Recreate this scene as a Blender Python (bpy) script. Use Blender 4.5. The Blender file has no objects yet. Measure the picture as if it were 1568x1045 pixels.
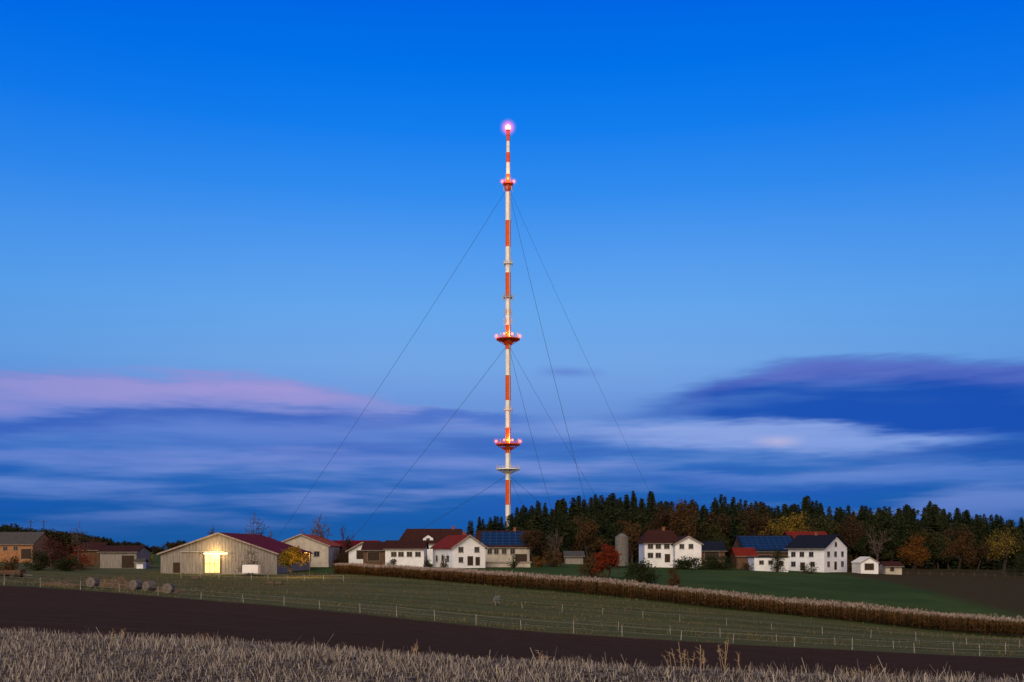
import bpy, bmesh, math, random
import numpy as np
random.seed(5); RNG=np.random.default_rng(7)
F=1524.4; HOR=842.0; CX=784.0
scene=bpy.context.scene
COL=scene.collection
def lin(c):
    return tuple(((v/255)/12.92 if v/255<=0.04045 else ((v/255+0.055)/1.055)**2.4) for v in c)+(1.0,)
def P(px,py,Y):
    return ((px-CX)/F*Y, Y, (HOR-py)/F*Y)
# ------------------------------------------------------------ terrain height
prof={
 0:   [(12,986),(21.5,963),(60,925),(110,893),(135,886),(200,876),(300,860),(600,850),(1500,846),(4000,844)],
 400: [(12,1008),(18.7,983),(60,948),(105,928),(150,902),(190,885),(215,878),(280,866),(600,850),(1500,846),(4000,844)],
 784: [(12,1038),(15.9,1009),(50,986),(90,968),(120,930),(155,897),(200,878),(250,866),(320,860),(600,852),(1500,846),(4000,844)],
 1100:[(12,1060),(14.6,1025),(50,1006),(85,990),(110,957),(135,932),(180,894),(250,873),(330,866),(600,854),(1500,846),(4000,844)],
 1568:[(11,1073),(13.3,1040),(45,1029),(80,1010),(120,980),(160,945),(220,905),(300,879),(400,870),(600,860),(1500,846),(4000,844)]}
LY=np.linspace(math.log(10),math.log(4000),260)
cols=sorted(prof)
tab=[]
for c in cols:
    ys=np.log([p[0] for p in prof[c]]); ps=[p[1] for p in prof[c]]
    s=(np.interp(LY,ys,ps)-HOR)/F
    z=-s*np.exp(LY); z=np.where(np.exp(LY)<prof[c][1][0],-1.72,z)
    tab.append(z)
tab=np.array(tab)
PXS=np.linspace(0,1568,80)
T=np.array([np.interp(PXS,cols,tab[:,j]) for j in range(len(LY))])
k=np.exp(-0.5*(np.arange(-8,9)/2.2)**2); k/=k.sum()
T=np.apply_along_axis(lambda v:np.convolve(np.pad(v,8,mode='edge'),k,'valid'),0,T)
k2=np.exp(-0.5*(np.arange(-12,13)/5.0)**2); k2/=k2.sum()
T=np.apply_along_axis(lambda v:np.convolve(np.pad(v,12,mode='edge'),k2,'valid'),1,T)
def H(X,Y):
    X=np.asarray(X,float);Y=np.asarray(Y,float)
    Yc=np.clip(Y,10,3990)
    px=np.clip(CX+F*X/Yc,0,1567.9)
    i=(np.log(Yc)-LY[0])/(LY[1]-LY[0]); i0=np.clip(i.astype(int),0,len(LY)-2); fi=i-i0
    j=px/(PXS[1]-PXS[0]); j0=np.clip(j.astype(int),0,len(PXS)-2); fj=j-j0
    return ((T[i0,j0]*(1-fj)+T[i0,j0+1]*fj)*(1-fi)+(T[i0+1,j0]*(1-fj)+T[i0+1,j0+1]*fj)*fi)
def h(x,y): return float(H(x,y))
LA=[(-80,60),(-11,21.5),(-4.7,18.7),(0,15.9),(3,14.6),(6.8,13.3),(14,11),(60,0)]
LB=[(-200,135),(-56.6,110),(-26.5,105),(0,90),(17.6,85),(41,80),(120,66)]
LC=[(-300,520),(-35.5,205),(0,155),(28,135),(61.7,120),(130,98)]
def line(L,X): 
    return np.interp(X,[p[0] for p in L],[p[1] for p in L])
# ------------------------------------------------------------ node helpers
class NT:
    def __init__(s,nt): s.nt=nt
    def n(s,t,**kw):
        nd=s.nt.nodes.new(t)
        for a,b in kw.items(): setattr(nd,a,b)
        return nd
    def put(s,sock,v):
        if isinstance(v,bpy.types.NodeSocket): s.nt.links.new(v,sock)
        else: sock.default_value=v
    def m(s,op,a,b=0.0,c=None,clamp=False):
        nd=s.n('ShaderNodeMath',operation=op,use_clamp=clamp)
        s.put(nd.inputs[0],a); s.put(nd.inputs[1],b)
        if c is not None: s.put(nd.inputs[2],c)
        return nd.outputs[0]
    def ss(s,v,a,b,lo=0.0,hi=1.0):
        nd=s.n('ShaderNodeMapRange',interpolation_type='SMOOTHSTEP')
        s.put(nd.inputs[0],v); s.put(nd.inputs[1],a); s.put(nd.inputs[2],b); nd.inputs[3].default_value=lo; nd.inputs[4].default_value=hi
        return nd.outputs[0]
    def ramp(s,f,stops):
        nd=s.n('ShaderNodeValToRGB'); cr=nd.color_ramp
        stops=sorted(stops,key=lambda a:a[0])
        while len(cr.elements)<len(stops): cr.elements.new(0.5)
        for e,(p,c) in zip(cr.elements,stops):
            e.position=p
        for e,(p,c) in zip(cr.elements,stops):
            e.color=c if hasattr(c,'__len__') else (c,c,c,1)
        s.put(nd.inputs[0],f); return nd.outputs[0]
    def mix(s,f,a,b,bt='MIX'):
        nd=s.n('ShaderNodeMix',data_type='RGBA',blend_type=bt)
        s.put(nd.inputs[0],f); s.put(nd.inputs[6],a); s.put(nd.inputs[7],b); return nd.outputs[2]
    def noise(s,v,scale,detail=3,rough=0.5,out=0):
        nd=s.n('ShaderNodeTexNoise'); 
        if v is not None: s.put(nd.inputs['Vector'],v)
        nd.inputs['Scale'].default_value=scale; nd.inputs['Detail'].default_value=detail; nd.inputs['Roughness'].default_value=rough
        return nd.outputs[out]
    def xyz(s,x,y,z=0.0):
        nd=s.n('ShaderNodeCombineXYZ'); s.put(nd.inputs[0],x); s.put(nd.inputs[1],y); s.put(nd.inputs[2],z); return nd.outputs[0]
def newmat(name):
    m=bpy.data.materials.new(name); m.use_nodes=True
    b=m.node_tree.nodes['Principled BSDF']; return m,NT(m.node_tree),b
def mat(name,c1,c2=None,scale=2.0,rough=0.85,stretch=(1,1,1),bump=0.0,spec=0.2,metal=0.0,island=False,detail=3):
    m,t,b=newmat(name)
    c1=tuple(c1)+(1,); c2=tuple(c2 or [v*0.7 for v in c1[:3]])+(1,)
    if island:
        f=t.n('ShaderNodeNewGeometry').outputs['Random Per Island']; nz=None
    else:
        tc=t.n('ShaderNodeTexCoord').outputs['Object']
        mp=t.n('ShaderNodeMapping'); mp.inputs['Scale'].default_value=stretch; t.put(mp.inputs[0],tc)
        nz=t.noise(mp.outputs[0],scale,detail,0.6)
        f=t.ss(nz,0.35,0.65)
    t.put(b.inputs['Base Color'],t.mix(f,c1,c2))
    b.inputs['Roughness'].default_value=rough; b.inputs['Specular IOR Level'].default_value=spec; b.inputs['Metallic'].default_value=metal
    if bump and nz is not None:
        bp=t.n('ShaderNodeBump'); bp.inputs['Strength'].default_value=bump; bp.inputs['Distance'].default_value=0.05
        t.put(bp.inputs['Height'],nz); t.put(b.inputs['Normal'],bp.outputs[0])
    return m
# ------------------------------------------------------------ mesh helpers
def empty(name,loc=(0,0,0)):
    e=bpy.data.objects.new(name,None); e.location=loc; e.empty_display_size=0.5; COL.objects.link(e); return e
def mkobj(name,me,parent=None,loc=None):
    o=bpy.data.objects.new(name,me); COL.objects.link(o)
    if parent is not None: o.parent=parent
    if loc is not None: o.location=loc
    return o
def quads(name,Q,mats,mi=None):
    Q=np.asarray(Q,np.float32); n=len(Q)
    me=bpy.data.meshes.new(name)
    me.vertices.add(n*4); me.vertices.foreach_set('co',Q.reshape(-1))
    me.loops.add(n*4); me.loops.foreach_set('vertex_index',np.arange(n*4,dtype=np.int32))
    me.polygons.add(n); me.polygons.foreach_set('loop_start',np.arange(0,n*4,4,dtype=np.int32))
    for m in (mats if isinstance(mats,(list,tuple)) else [mats]): me.materials.append(m)
    if mi is not None: me.polygons.foreach_set('material_index',np.asarray(mi,np.int32))
    me.update(calc_edges=True); me.validate()
    return me
def tube(p0,p1,r0,r1,n=5):
    p0=np.array(p0,float);p1=np.array(p1,float); d=p1-p0; L=np.linalg.norm(d); d=d/(L+1e-9)
    a=np.array([0,0,1.]) if abs(d[2])<0.9 else np.array([1.,0,0])
    u=np.cross(d,a);u/=np.linalg.norm(u);v=np.cross(d,u)
    an=np.linspace(0,2*np.pi,n+1); ring=np.cos(an)[:,None]*u+np.sin(an)[:,None]*v
    A=p0+ring*r0;B=p1+ring*r1
    return np.stack([A[:-1],A[1:],B[1:],B[:-1]],1)
def boxq(x0,x1,y0,y1,z0,z1):
    return np.array([
     [(x0,y0,z0),(x1,y0,z0),(x1,y0,z1),(x0,y0,z1)],[(x1,y1,z0),(x0,y1,z0),(x0,y1,z1),(x1,y1,z1)],
     [(x0,y1,z0),(x0,y0,z0),(x0,y0,z1),(x0,y1,z1)],[(x1,y0,z0),(x1,y1,z0),(x1,y1,z1),(x1,y0,z1)],
     [(x0,y0,z1),(x1,y0,z1),(x1,y1,z1),(x0,y1,z1)],[(x0,y1,z0),(x1,y1,z0),(x1,y0,z0),(x0,y0,z0)]],float)
def disc(c,r0,r1,z0,z1,n=20):
    return np.concatenate([tube((c[0],c[1],z0),(c[0],c[1],z1),r0,r1,n),tube((c[0],c[1],z1),(c[0],c[1],z1+0.001),r1,0.001,n),tube((c[0],c[1],z0-0.001),(c[0],c[1],z0),0.001,r0,n)])
def randdir(n):
    v=RNG.normal(size=(n,3)); return v/np.linalg.norm(v,axis=1,keepdims=True)
def leafquads(C,size):
    n=len(C); a=randdir(n); b=randdir(n); b=np.cross(a,b); b/=np.linalg.norm(b,axis=1,keepdims=True)
    s=(size*(0.55+0.9*RNG.random(n)))[:,None]; a=a*s*0.5; b=b*s*0.32
    return np.stack([C-a,C+b*1.0-a*0.1,C+a,C-b],1)
# ------------------------------------------------------------ materials
M={}
M['white']=mat('white_render',(0.78,0.80,0.84),(0.68,0.70,0.74),0.5,0.9)
M['cream']=mat('cream_render',(0.46,0.42,0.36),(0.36,0.33,0.29),0.6,0.9)
M['greywood']=mat('weathered_boards',(0.29,0.265,0.245),(0.17,0.155,0.145),3.0,0.9,(2.5,2.5,0.15),0.4)
M['brownwood']=mat('brown_boards',(0.14,0.08,0.045),(0.08,0.045,0.03),3.0,0.9,(2.5,2.5,0.15))
M['orangewall']=mat('ochre_wall',(0.34,0.16,0.075),(0.24,0.12,0.06),1.0)
def roofmat(name,c1,c2,rows=3.0,rough=0.85):
    m,t,b=newmat(name)
    tc=t.n('ShaderNodeTexCoord').outputs['Object']
    nz=t.noise(tc,1.3,3,0.7)
    w=t.n('ShaderNodeTexWave',wave_type='BANDS',bands_direction='Z'); t.put(w.inputs[0],tc); w.inputs['Scale'].default_value=rows; w.inputs['Distortion'].default_value=0.5
    c=t.mix(t.ss(nz,0.3,0.7),tuple(c1)+(1,),tuple(c2)+(1,)); c=t.mix(t.m('MULTIPLY',w.outputs[0],0.35),c,(c2[0]*.5,c2[1]*.5,c2[2]*.5,1))
    t.put(b.inputs['Base Color'],c); b.inputs['Roughness'].default_value=rough; b.inputs['Specular IOR Level'].default_value=0.08
    return m
M['redroof']=roofmat('red_tiles',(0.24,0.026,0.014),(0.13,0.018,0.012))
M['maroon']=roofmat('maroon_sheet_roof',(0.17,0.010,0.016),(0.11,0.009,0.013))
M['orangeroof']=roofmat('orange_tiles',(0.40,0.09,0.035),(0.27,0.055,0.025))
M['brownroof']=roofmat('brown_tiles',(0.062,0.022,0.018),(0.036,0.016,0.014))
M['greyroof']=roofmat('grey_fibre_cement',(0.10,0.095,0.09),(0.065,0.065,0.065))
M['navyroof']=roofmat('dark_slate',(0.015,0.019,0.035),(0.010,0.014,0.028))
def solar():
    m,t,b=newmat('solar_panels')
    tc=t.n('ShaderNodeTexCoord').outputs['Object']; sx=t.n('ShaderNodeSeparateXYZ'); t.put(sx.inputs[0],tc)
    fx=t.m('FRACT',t.m('DIVIDE',sx.outputs[0],1.7)); fz=t.m('FRACT',t.m('DIVIDE',sx.outputs[2],0.8))
    g=t.m('MAXIMUM',t.m('LESS_THAN',fx,0.06),t.m('LESS_THAN',fz,0.10))
    t.put(b.inputs['Base Color'],t.mix(g,(0.004,0.026,0.10,1),(0.05,0.08,0.14,1))); b.inputs['Roughness'].default_value=0.3
    return m
M['solar']=solar()
M['glass']=mat('window_glass',(0.012,0.014,0.02),(0.02,0.022,0.03),1.0,0.2,spec=0.4)
M['frame']=mat('window_frame',(0.26,0.24,0.22),None,2)
M['trim']=mat('roof_trim',(0.34,0.29,0.26),None,2)
M['brick']=mat('chimney_brick',(0.26,0.09,0.055),(0.17,0.06,0.045),6)
M['door']=mat('dark_door',(0.05,0.032,0.022),(0.03,0.02,0.015),3)
M['metal']=mat('galvanised_steel',(0.42,0.41,0.40),(0.3,0.3,0.3),2,0.6)
M['silo']=mat('dull_sheet_steel',(0.17,0.165,0.16),(0.11,0.105,0.10),2,.7)
M['dark']=mat('dark_rubber',(0.02,0.02,0.022),None,3)
M['bark']=mat('bark',(0.050,0.034,0.026),(0.03,0.022,0.018),island=True)
M['twig']=mat('bare_twigs',(0.11,0.075,0.065),(0.06,0.045,0.042),island=True)
M['mred']=mat('mast_red_paint',(0.72,0.095,0.008),(0.60,0.07,0.008),0.6,0.6)
M['mwhite']=mat('mast_white_paint',(0.84,0.82,0.80),(0.72,0.71,0.70),0.6,0.5)
M['wire']=mat('steel_cable',(0.03,0.05,0.09),(0.03,0.045,0.08),1,0.6)
M['fencew']=mat('pale_fence',(0.40,0.39,0.37),(0.24,0.23,0.22),3,0.8)
M['fenceb']=mat('fence_timber',(0.12,0.09,0.065),None,3,0.9)
def emis(name,c,s):
    m,t,b=newmat(name); b.inputs['Base Color'].default_value=(0.02,0.005,0.005,1); b.inputs['Emission Color'].default_value=tuple(c)+(1,); b.inputs['Emission Strength'].default_value=s; return m
M['beacon']=emis('beacon_core',(1.0,0.50,0.42),5); M['redlamp']=emis('red_obstruction_lamp',(1.0,0.13,0.07),6); M['orlamp']=emis('amber_lamp',(1.0,0.35,0.04),4)
def leaf(name,c1,c2): return mat(name,c1,c2,rough=0.9,island=True,spec=0.08)
M['spruce']=leaf('spruce_needles',(0.009,0.017,0.009),(0.020,0.030,0.013))
M['spruce2']=leaf('spruce_needles_olive',(0.015,0.022,0.009),(0.028,0.033,0.014))
M['lgreen']=leaf('leaves_olive',(0.024,0.030,0.010),(0.048,0.046,0.016))
M['lfb']=leaf('leaves_forest_brown',(0.030,0.020,0.011),(0.062,0.036,0.015))
M['lbrown']=leaf('leaves_brown',(0.048,0.029,0.014),(0.095,0.052,0.02))
M['lorange']=leaf('leaves_orange',(0.085,0.036,0.010),(0.155,0.066,0.013))
M['lyellow']=leaf('leaves_yellow',(0.11,0.080,0.014),(0.20,0.135,0.02))
M['lred']=leaf('leaves_red',(0.11,0.018,0.009),(0.19,0.032,0.012))
M['ldark']=leaf('leaves_dark_green',(0.013,0.022,0.009),(0.030,0.036,0.014))
M['ltwig']=leaf('reddish_twigs',(0.045,0.016,0.013),(0.075,0.030,0.021))
# ------------------------------------------------------------ ground
gx=np.sinh(np.linspace(-1,1,421)*6.3)*6500/math.sinh(6.3)
gy=np.concatenate([np.linspace(-60,6,16)[:-1],6+np.sinh(np.linspace(0,1,430)*6.0)*5200/math.sinh(6.0)])
GX,GY=np.meshgrid(gx,gy); GZ=H(GX,GY)
GZ=GZ+np.where(GY>60,0.10*np.sin(GX*0.11+np.sin(GY*0.07)*2)*np.sin(GY*0.09),0)
ny,nx=GX.shape
me=bpy.data.meshes.new('ground')
V=np.stack([GX,GY,GZ],-1).reshape(-1,3).astype(np.float32)
idx=np.arange(ny*nx).reshape(ny,nx)
Fc=np.stack([idx[:-1,:-1],idx[:-1,1:],idx[1:,1:],idx[1:,:-1]],-1).reshape(-1,4)
me.vertices.add(len(V)); me.vertices.foreach_set('co',V.reshape(-1))
me.loops.add(Fc.size); me.loops.foreach_set('vertex_index',Fc.reshape(-1).astype(np.int32))
me.polygons.add(len(Fc)); me.polygons.foreach_set('loop_start',np.arange(0,Fc.size,4,dtype=np.int32))
me.update(calc_edges=True)
me.polygons.foreach_set('use_smooth',np.ones(len(Fc),bool))
x,y=V[:,0].astype(float),V[:,1].astype(float)
def att(n,v):
    a=me.attributes.new(n,'FLOAT','POINT'); a.data.foreach_set('value',np.asarray(v,np.float32))
att('fA',y-line(LA,x)); att('fB',y-line(LB,x)); att('fC',y-line(LC,x))
att('fR',x-np.interp(y,[100,160,290,600],[84,82,88,120]))
g,t,b=newmat('farmland_soil')
A=lambda n:(lambda nd:(setattr(nd,'attribute_name',n),nd.outputs['Fac'])[1])(t.n('ShaderNodeAttribute'))
fA,fB,fC,fR=A('fA'),A('fB'),A('fC'),A('fR')
pos=t.n('ShaderNodeNewGeometry').outputs['Position']; sp=t.n('ShaderNodeSeparateXYZ'); t.put(sp.inputs[0],pos); sx=sp.outputs[0]
n1=t.noise(pos,0.05,3,0.6); n2=t.noise(pos,0.5,4,0.65); n3=t.noise(pos,6.0,4,0.7)
stub=t.mix(t.ss(n3,0.42,0.62),(0.050,0.036,0.027,1),(0.15,0.12,0.092,1)); stub=t.mix(t.m('MULTIPLY',t.ss(n2,0.3,0.7),0.5),stub,(0.055,0.042,0.032,1))
fur=t.noise(t.xyz(t.m('MULTIPLY',sx,0.03),t.m('MULTIPLY',fB,1.6)),1.0,2,0.5)
pl=t.mix(t.ss(n3,0.3,0.7),(0.042,0.022,0.0125,1),(0.078,0.043,0.025,1)); pl=t.mix(t.m('MULTIPLY',t.ss(fur,0.4,0.6),0.45),pl,(0.034,0.018,0.011,1))
pl=t.mix(t.m('MULTIPLY',t.ss(n2,0.45,0.75),0.45),pl,(0.095,0.056,0.034,1))
str1=t.noise(t.xyz(t.m('MULTIPLY',sx,0.02),t.m('MULTIPLY',fB,0.30),3.0),1.0,3,0.6)
str2=t.noise(t.xyz(t.m('MULTIPLY',sx,0.06),t.m('MULTIPLY',fB,1.3),9.0),1.0,3,0.6)
md=t.mix(t.ss(str1,0.35,0.65),(0.058,0.078,0.022,1),(0.125,0.128,0.055,1))
md=t.mix(t.m('MULTIPLY',t.ss(str2,0.46,0.68),0.6),md,(0.18,0.165,0.095,1))
md=t.mix(t.m('MULTIPLY',t.ss(n2,0.48,0.70),0.6),md,(0.088,0.064,0.032,1))
md=t.mix(t.m('MULTIPLY',t.ss(n3,0.4,0.8),0.5),md,(0.034,0.042,0.014,1))
gr=t.mix(t.ss(n1,0.3,0.7),(0.034,0.066,0.017,1),(0.060,0.098,0.026,1)); gr=t.mix(t.m('MULTIPLY',t.ss(n2,0.45,0.7),0.5),gr,(0.040,0.050,0.018,1))
br=t.mix(t.ss(n3,0.3,0.7),(0.044,0.034,0.015,1),(0.066,0.047,0.022,1)); br=t.mix(t.m('MULTIPLY',t.ss(n2,0.4,0.65),0.45),br,(0.040,0.052,0.015,1))
back=t.mix(t.ss(t.m('ADD',fR,t.m('MULTIPLY',n1,10)),0,10),gr,br)
wob=t.m('MULTIPLY',t.m('SUBTRACT',n2,0.5),3.0)
c=t.mix(t.ss(t.m('ADD',fC,wob),-3,0),md,back)
c=t.mix(t.ss(t.m('ADD',fB,wob),-0.6,0.6),pl,c)
c=t.mix(t.ss(t.m('ADD',fA,t.m('MULTIPLY',t.m('SUBTRACT',n3,0.5),0.6)),-0.1,0.1),stub,c)
t.put(b.inputs['Base Color'],c); b.inputs['Roughness'].default_value=1.0; b.inputs['Specular IOR Level'].default_value=0.03
bp=t.n('ShaderNodeBump'); bp.inputs['Strength'].default_value=0.8; bp.inputs['Distance'].default_value=0.15
t.put(bp.inputs['Height'],n3); t.put(b.inputs['Normal'],bp.outputs[0])
me.materials.append(g); mkobj('ground',me)
# ------------------------------------------------------------ stubble in foreground
def blades(C,hh,w,lean):
    n=len(C); an=RNG.random(n)*6.283; wd=np.stack([np.cos(an),np.sin(an),np.zeros(n)],1)*(w/2)[:,None]
    ln=RNG.normal(size=(n,2))*lean; top=C+np.stack([ln[:,0]*hh,ln[:,1]*hh,hh],1)
    return np.stack([C-wd,C+wd,top+wd*0.6,top-wd*0.6],1)
M['straw']=mat('straw',(0.46,0.41,0.35),(0.12,0.095,0.075),rough=0.85,island=True)
n=130000
X=RNG.uniform(-17,13,n); Yy=RNG.uniform(9.5,27,n)
la=line(LA,X); row=np.round((la-Yy)/0.22)*0.22
Yy=la-row+RNG.normal(size=n)*0.03
patch=0.5+0.5*np.sin(X*1.7+np.sin(Yy*2.3)*1.5)*np.sin(Yy*1.3+X*0.6)
k_=(Yy<la-0.02)&(Yy>9.5)&(np.abs(X)<Yy*0.62+1)&(RNG.random(n)<0.40+0.5*patch)
X=X[k_];Yy=Yy[k_];patch=patch[k_]; n=len(X)
hh=(0.045+0.10*RNG.random(n)**1.3)*(0.75+0.5*patch)
hh=np.where(RNG.random(n)<0.02,hh*1.9,hh)
Q=blades(np.stack([X,Yy,H(X,Yy)-0.01],1),hh,np.full(n,0.006)+0.006*RNG.random(n),0.32)
n=30000; X=RNG.uniform(-17,13,n); Yy=RNG.uniform(9.5,24,n); k_=(Yy<line(LA,X)); X=X[k_];Yy=Yy[k_];n=len(X)
C=np.stack([X,Yy,H(X,Yy)+0.015+0.03*RNG.random(n)],1); d=randdir(n); d[:,2]*=0.15; L=(0.05+0.1*RNG.random(n))[:,None]; w=np.cross(d,[0,0,1.])*0.006
Q2=np.stack([C-d*L-w,C-d*L+w,C+d*L+w,C+d*L-w],1)
mkobj('stubble_straw',quads('stubble_straw',np.concatenate([Q,Q2]),M['straw']))
M['weed']=mat('dry_weed',(0.38,0.28,0.18),(0.16,0.11,0.07),island=True)
def weed(px,Y,ht,nst=7,spread=0.25):
    X0=(px-CX)/F*Y; q=[]; z0=h(X0,Y)
    for i in range(nst):
        bx=random.gauss(0,spread);by=random.gauss(0,0.1);z=h(X0+bx,Y+by)-z0; hgt=ht*random.uniform(.5,1)
        tx=bx+random.gauss(0,.06);top=(tx,by,z+hgt)
        q.append(tube((bx,by,z-0.02),top,0.005,0.0035,3))
        for j in range(9):
            f=random.uniform(.35,1); p=np.array([bx+(tx-bx)*f,by,z+hgt*f]); d=np.array([random.gauss(0,.035),random.gauss(0,.035),random.uniform(0,.06)])
            q.append(tube(p,p+d,0.004,0.002,3))
    mkobj('dry_weed_plant',quads('dry_weed_plant',np.concatenate(q),M['weed']),None,(X0,Y,z0))
for px,Y,ht,ns,sp_ in [(636,16.2,.30,4,.04),(1022,14.6,.40,3,.05),(1047,14.6,.44,4,.05),(1072,14.5,.40,5,.06),(1112,14.4,.46,4,.04),(1133,14.3,.38,2,.02),(205,19.6,.2,3,.2),(850,15.4,.2,4,.2),(310,19,.2,4,.3),(1330,13.7,.18,4,.2)]:
    weed(px,Y,ht,ns,sp_)
M['tuft']=mat('meadow_tufts',(0.105,0.108,0.045),(0.13,0.09,0.048),rough=0.95,island=True,spec=0.05)
n=60000; X=RNG.uniform(-75,90,n); Yy=RNG.uniform(78,215,n); fb=Yy-line(LB,X); fc=Yy-line(LC,X)
cl=np.sin(X*0.13+np.sin(fb*0.4)*1.7)+np.sin(fb*0.8+X*0.03)
k_=(fb>0.3)&(fc<-1)&(cl+RNG.normal(size=n)*0.6>0.5); X=X[k_];Yy=Yy[k_];n=len(X)
hh=0.12+0.25*RNG.random(n)**2
mkobj('meadow_grass',quads('meadow_grass',blades(np.stack([X,Yy,H(X,Yy)],1),hh,np.full(n,0.10),0.4),M['tuft']))
# ------------------------------------------------------------ maize strip
M['maize'],t,b=newmat('dry_maize')
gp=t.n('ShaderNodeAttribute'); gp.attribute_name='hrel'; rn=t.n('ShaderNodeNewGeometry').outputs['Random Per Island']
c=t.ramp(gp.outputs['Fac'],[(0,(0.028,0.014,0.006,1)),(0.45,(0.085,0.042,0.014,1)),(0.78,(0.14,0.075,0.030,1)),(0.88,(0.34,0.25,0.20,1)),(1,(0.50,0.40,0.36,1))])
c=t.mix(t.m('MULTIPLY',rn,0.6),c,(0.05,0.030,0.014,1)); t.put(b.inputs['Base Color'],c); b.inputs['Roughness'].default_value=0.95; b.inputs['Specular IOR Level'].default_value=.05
qs=[];hr=[]
xs=np.linspace(-37,118,760); dxs=xs[1]-xs[0]; NR=8
XX,RR=np.meshgrid(xs,np.arange(NR)); X=XX.ravel(); R_=RR.ravel().astype(float)
st=X<0; X=np.r_[X,X[st]]; R_=np.r_[R_,R_[st]]; n=len(X)
X=X+RNG.uniform(-dxs,dxs,n)*0.7
Yy=line(LC,X)+R_*0.85+RNG.normal(size=n)*0.12
keep=(RNG.random(n)>0.06+0.25*(np.sin(X*0.9+np.sin(X*.23)*3)>.93)); X=X[keep];Yy=Yy[keep];n=len(X)
Z=H(X,Yy); ht=2.05+0.16*np.sin(X*0.31)*np.sin(Yy*.2)+RNG.normal(size=n)*0.12
C=np.stack([X,Yy,Z],1)
def addq(q,zr): qs.append(q); hr.append(zr)
an=RNG.random(n)*6.28; w=np.stack([np.cos(an),np.sin(an),np.zeros(n)],1)*0.03; ln=RNG.normal(size=(n,3))*0.06; ln[:,2]=0
top=C+ln+np.stack([0*ht,0*ht,ht*0.9],1)
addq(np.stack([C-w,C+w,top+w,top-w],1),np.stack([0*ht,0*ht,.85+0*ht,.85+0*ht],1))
for j in range(6):
    f=RNG.uniform(0.12,0.82,n); s=C+ln*f[:,None]; s[:,2]+=ht*f*0.95; an=RNG.random(n)*6.28; L=RNG.uniform(.3,.55,n)
    d=np.stack([np.cos(an)*L,np.sin(an)*L,RNG.uniform(-.35,.2,n)],1); pw=np.stack([-np.sin(an),np.cos(an),RNG.normal(size=n)*.8],1)*0.055
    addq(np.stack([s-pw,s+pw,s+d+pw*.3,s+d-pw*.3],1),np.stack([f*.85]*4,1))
for j in range(4):
    s=top.copy(); d=np.stack([RNG.normal(size=n)*.12,RNG.normal(size=n)*.12,ht*0.13*RNG.uniform(.6,1.2,n)],1); an=RNG.random(n)*6.28; pw=np.stack([np.cos(an),np.sin(an),0*an],1)*0.035
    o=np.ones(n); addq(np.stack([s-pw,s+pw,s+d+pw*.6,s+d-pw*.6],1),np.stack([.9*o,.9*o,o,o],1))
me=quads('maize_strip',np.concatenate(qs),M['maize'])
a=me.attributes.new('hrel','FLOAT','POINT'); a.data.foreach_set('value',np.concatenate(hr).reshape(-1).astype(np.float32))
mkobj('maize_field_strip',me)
# ------------------------------------------------------------ trees
def grow(qs,tips,p,d,L,r,dep,maxd,spread,up,mr,side=True):
    segs=3; q=p.copy()
    for i in range(segs):
        d=d+RNG.normal(size=3)*0.13; d[2]+=up*0.06; d/=np.linalg.norm(d); nq=q+d*L/segs
        r2=max(r*0.88,mr*.7); qs.append(tube(q,nq,r,r2,5 if dep<2 else 3)); q=nq; r=r2
        if dep>=1 and dep<maxd and i<(2 if side else 1):
            sd=d+RNG.normal(size=3)*spread; sd[2]=abs(sd[2])*0.6+0.1; sd/=np.linalg.norm(sd)
            grow(qs,tips,q,sd,L*0.6,max(r*0.55,mr),dep+1,maxd,spread,up,mr,side)
    if dep>=maxd: tips.append(q); return
    for c in range(3 if dep<2 else 2+(side and RNG.random()<.5)):
        nd=d+RNG.normal(size=3)*spread; nd[2]+=up*.25; nd/=np.linalg.norm(nd)
        grow(qs,tips,q,nd,L*RNG.uniform(.62,.82),max(r*0.68,mr),dep+1,maxd,spread,up,mr,side)
def decid(name,seed,leafm,W,Ht,leaves=14,ls=0.5,maxd=4,mr=0.015,r0=.28,side=True,bark='bark'):
    global RNG
    RNG=np.random.default_rng(seed)
    qs=[];tips=[]
    grow(qs,tips,np.array([0,0,-0.3]),np.array([0,0,1.]),2.6 if side else 1.7,r0,0,maxd,0.62,0.5,mr,side)
    Qb=np.concatenate(qs); tips=np.array(tips)
    mn=Qb.reshape(-1,3).min(0);mx=Qb.reshape(-1,3).max(0)
    s=np.array([W*.92/(mx[0]-mn[0]),W*.92/(mx[1]-mn[1]),Ht*.96/mx[2]])
    cen=np.array([(mn[0]+mx[0])/2,(mn[1]+mx[1])/2,0])*np.array([1,1,0])
    hz=np.clip(Qb[...,2:3]/mx[2]*2.5,0,1); Qb=(Qb-cen*hz)*s; tips=(tips-cen)*s
    if leaves:
        wts=np.clip(RNG.gamma(1.2,1.0,len(tips)),0.05,3)
        rep=np.maximum(1,(wts*leaves)).astype(int); C=np.repeat(tips,rep,0); C=C+RNG.normal(size=C.shape)*np.array([W*.05,W*.05,Ht*.04])
        Ql=leafquads(C,ls); Q=np.concatenate([Qb,Ql]); mi=np.r_[np.zeros(len(Qb),int),np.ones(len(Ql),int)]
    else: Q=Qb; mi=np.zeros(len(Qb),int)
    return quads(name,Q,[M[bark],leafm or M['bark']],mi)
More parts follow.
